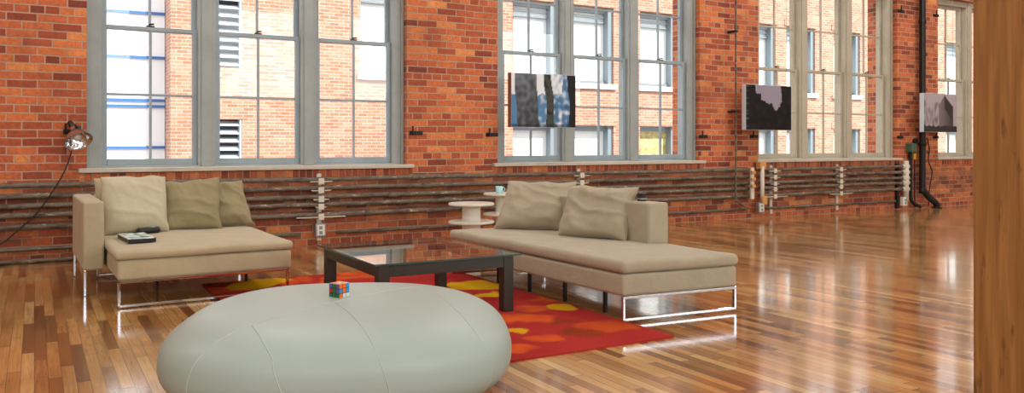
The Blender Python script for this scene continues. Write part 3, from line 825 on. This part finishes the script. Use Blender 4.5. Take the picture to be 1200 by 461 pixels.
# ------------------------------------------------------------------ reflector lamp on the wall
LP = empty('reflector_lamp', (.345, D-.22, 1.085), 0, 'chrome bell reflector clamp lamp with black cord left of the first window', 'lamp')
ax = Vector((.28, -.62, -.74)).normalized()
R = ax.to_track_quat('Z', 'Y').to_matrix().to_4x4()
Ms = Matrix.Translation((-.02, 0.03, .03)) @ R
MB().lathe([(.022, -.11), (.026, -.07), (.045, -.05), (.075, -.02), (.098, .02), (.112, .055), (.118, .058), (.112, .052), (.094, .018), (.072, -.02), (.042, -.046), (.02, -.06)], 36, Ms).build('reflector', M['chrome'], LP, smooth=True)
MB().lathe([(0, -.18), (.02, -.178), (.024, -.165), (.024, -.115), (.02, -.105), (0, -.10)], 24, Ms).build('socket', M['black'], LP, smooth=True)
MB().lathe([(.012, -.075), (.016, -.05), (.03, -.02), (.034, .005), (.026, .028), (0, .036)], 24, Ms).build('bulb', M['white'], LP, smooth=True)
b = MB().tube([(-.03, .14, .13), (-.02, .17, .12), (-.01, .2, .10)], .014, 10); b.box(-.05, .02, .17, .215, .06, .13); b.build('clamp', M['black'], LP, bevel=.004)
q0 = Ms @ Vector((0, 0, -.17))
cord = [q0, (-.05, .14, .02), (-.06, .17, -.12), (-.134, .105, -.324), (-.312, .102, -.62), (-.474, .102, -.785), (-.60, .102, -.896), (-.85, .12, -1.0), (-1.2, .12, -1.07)]
MB().tube(smooth_path(cord, 8), .006, 8).build('cord', M['cable'], LP, smooth=True)

# ------------------------------------------------------------------ outside
tag(MB().box(-60, 90, D+TH, 90, -3.3, -3.0).build('ground', M['ground']), kind='structure')
tag(MB().box(-60, 90, -70, YR, -3.3, -3.0).build('ground', M['ground']), kind='structure')
BY = 18.0
bb = empty('brick_building', (2.4, BY, -3), 0, 'sunlit pinkish brick building with many windows across the alley', 'building')
def OX(x): return x-2.4
edges = [7.72, 9.72, 11.72, 13.56, 15.77, 17.77, 19.76, 21.54, 23.72, 25.72, 27.72, 29.72, 31.7]
upper = [(e-1.3, e, 2.66, 4.72) for e in edges]; lower = [(e-1.3, e, -.9, 1.54) for e in edges[1:]]
lv = [(2.98, 3.81, 2.66, 4.72), (2.98, 3.81, -.5, 1.57)]
holes = upper + lower + lv
bx1 = 40.0
hx = sorted(set([2.4, bx1] + [h_[0] for h_ in holes] + [h_[1] for h_ in holes])); hz_ = sorted(set([-3, 6.6] + [h_[2] for h_ in holes] + [h_[3] for h_ in holes]))
w = MB(); iw = .32
for i in range(len(hx)-1):
    for j in range(len(hz_)-1):
        xm, zm = (hx[i]+hx[i+1])/2, (hz_[j]+hz_[j+1])/2
        if any(h_[0] < xm < h_[1] and h_[2] < zm < h_[3] for h_ in holes): continue
        w.add([(OX(hx[i]), 0, hz_[j]+3), (OX(hx[i+1]), 0, hz_[j]+3), (OX(hx[i+1]), 0, hz_[j+1]+3), (OX(hx[i]), 0, hz_[j+1]+3)], [(0, 1, 2, 3)])
for (a, b_, c_, d_) in holes:
    a, b_ = OX(a), OX(b_); c_ += 3; d_ += 3
    w.add([(a, 0, c_), (b_, 0, c_), (b_, 0, d_), (a, 0, d_), (a, iw, c_), (b_, iw, c_), (b_, iw, d_), (a, iw, d_)], [(0, 1, 5, 4), (1, 2, 6, 5), (2, 3, 7, 6), (3, 0, 4, 7)])
w.box(0, OX(bx1), iw+.05, 9, 0, 9.6)
w.add([(0, 0, 0), (0, iw+.06, 0), (0, iw+.06, 9.6), (0, 0, 9.6)], [(0, 3, 2, 1)])
w.build('wall', M['facade'], bb)
for (a, b_, c_, d_) in upper + lower:
    a, b_ = OX(a), OX(b_); c_ += 3; d_ += 3
    f = MB(); t_ = .09; y0, y1 = iw-.14, iw
    f.box(a, a+.05, y0, y1, c_, d_); f.box(b_-t_-.05, b_, y0-.12, y1, c_, d_); f.box(a, b_, y0, y1, d_-.14, d_); f.box(a, b_, y0, y1, c_, c_+t_)
    if c_ > 4:
        for q_ in (.22, .36): f.box(a, b_, y0+.02, y1-.06, d_-q_-.045, d_-q_)
    fo = f.build('window_frame', M['out_frame'], bb)
    warm = abs(b_+2.4-15.77) < .1 and d_-3 < 2
    MB().box(a+.02, b_-.02, iw-.04, iw-.03, c_+.02, d_-.02).build('pane', M['blind_warm'] if warm else M['blind'], fo)
    MB().box(a-.08, b_+.08, -.07, iw-.1, c_-.14, c_-.003).build('window_sill', M['stone'], bb)
    MB().box(a-.1, b_+.1, -.02, .04, d_+.003, d_+.2).build('lintel', M['facade'], bb)
for (a, b_, c_, d_) in lv:
    a, b_ = OX(a), OX(b_); c_ += 3; d_ += 3
    l = MB().box(a, a+.05, .02, .2, c_, d_); l.box(b_-.05, b_, .02, .2, c_, d_)
    n = int((d_-c_)/.17)
    for i in range(n):
        z = c_ + (d_-c_)*(i+.5)/n
        l.add([(a+.05, .03, z-.055), (b_-.05, .03, z-.055), (b_-.05, .17, z+.035), (a+.05, .17, z+.035), (a+.05, .03, z-.04), (b_-.05, .03, z-.04), (b_-.05, .17, z+.05), (a+.05, .17, z+.05)], [(0, 3, 2, 1), (4, 5, 6, 7), (0, 1, 5, 4), (1, 2, 6, 5), (2, 3, 7, 6), (3, 0, 4, 7)])
    lo = l.build('louvre', M['louvre'], bb)
    MB().box(a, b_, .22, .3, c_, d_).build('louvre_back', M['louvre_dark'], lo)
wb = empty('clad_building', (-36, 18.8, -3), 0, 'bright white clad building with thin blue bands beyond the brick corner', 'building')
MB().box(0, 38.39, 0, 8, 0, 9.4).build('wall', M['outer'], wb)
for z in (7.75, 6.79, 5.86, 4.964, 4.84, 3.98, 3.0, 8.7):
    MB().box(0, 38.39, -.04, .01, z-.028, z+.028).build('blue_band', M['blue'], wb)

# ------------------------------------------------------------------ light
wd = bpy.data.worlds.new('sky'); bpy.context.scene.world = wd; wd.use_nodes = True
bg = wd.node_tree.nodes['Background']; bg.inputs[0].default_value = (.88, .95, 1.0, 1); bg.inputs[1].default_value = 2.6
sd = bpy.data.lights.new('sun', 'SUN'); sd.energy = 8.4; sd.angle = math.radians(1.5); sd.color = (1, .96, .9)
so = bpy.data.objects.new('sun', sd); COL.objects.link(so)
so.rotation_euler = Vector((-.30, .62, -.72)).to_track_quat('-Z', 'Y').to_euler(); so.location = (0, -10, 20)
def area(name, loc, sx, sy, power, col, rot=(0, 0, 0), shape='RECTANGLE'):
    a = bpy.data.lights.new(name, 'AREA'); a.shape = shape; a.size = sx; a.size_y = sy; a.energy = power; a.color = col
    o = bpy.data.objects.new(name, a); COL.objects.link(o); o.location = loc; o.rotation_euler = rot; return o
# unseen fill lights added along the windowless rear wall, for assumed daylight
for x in (-5.0, .6, 5.35, 9.5, 14.5):
    area('rear_window_light', (x, YR+.1, 3.5), 3.0, 2.4, 190, (.90, .97, 1.0), (PI/2, 0, 0))
for x in (-3, 1, 5, 9, 13, 17):
    for y in (.5, 3.6, 6.4):
        area('ceiling_lamp', (x, y, CEIL-.15), .9, .9, 52 if y > 6 else 20, (1, .98, .95), shape='DISK')  # unseen fill lights added under the ceiling to brighten the room

# ------------------------------------------------------------------ camera
cd = bpy.data.cameras.new('camera'); cd.sensor_width = 36; cd.lens = 970/1200*36; cd.shift_y = (169-230.5)/1200
cd.clip_end = 300
co = bpy.data.objects.new('camera', cd); COL.objects.link(co); co.location = (0, 0, 1.05); co.rotation_euler = (PI/2, 0, math.radians(-30))
sc = bpy.context.scene; sc.camera = co
sc.view_settings.view_transform = 'Standard'; sc.view_settings.look = 'None'; sc.view_settings.exposure = -.05; sc.view_settings.gamma = 1
sc.view_settings.use_curve_mapping = False
sc.cycles.use_denoising = True
sc.cycles.max_bounces = 10; sc.cycles.diffuse_bounces = 5; sc.cycles.transparent_max_bounces = 24
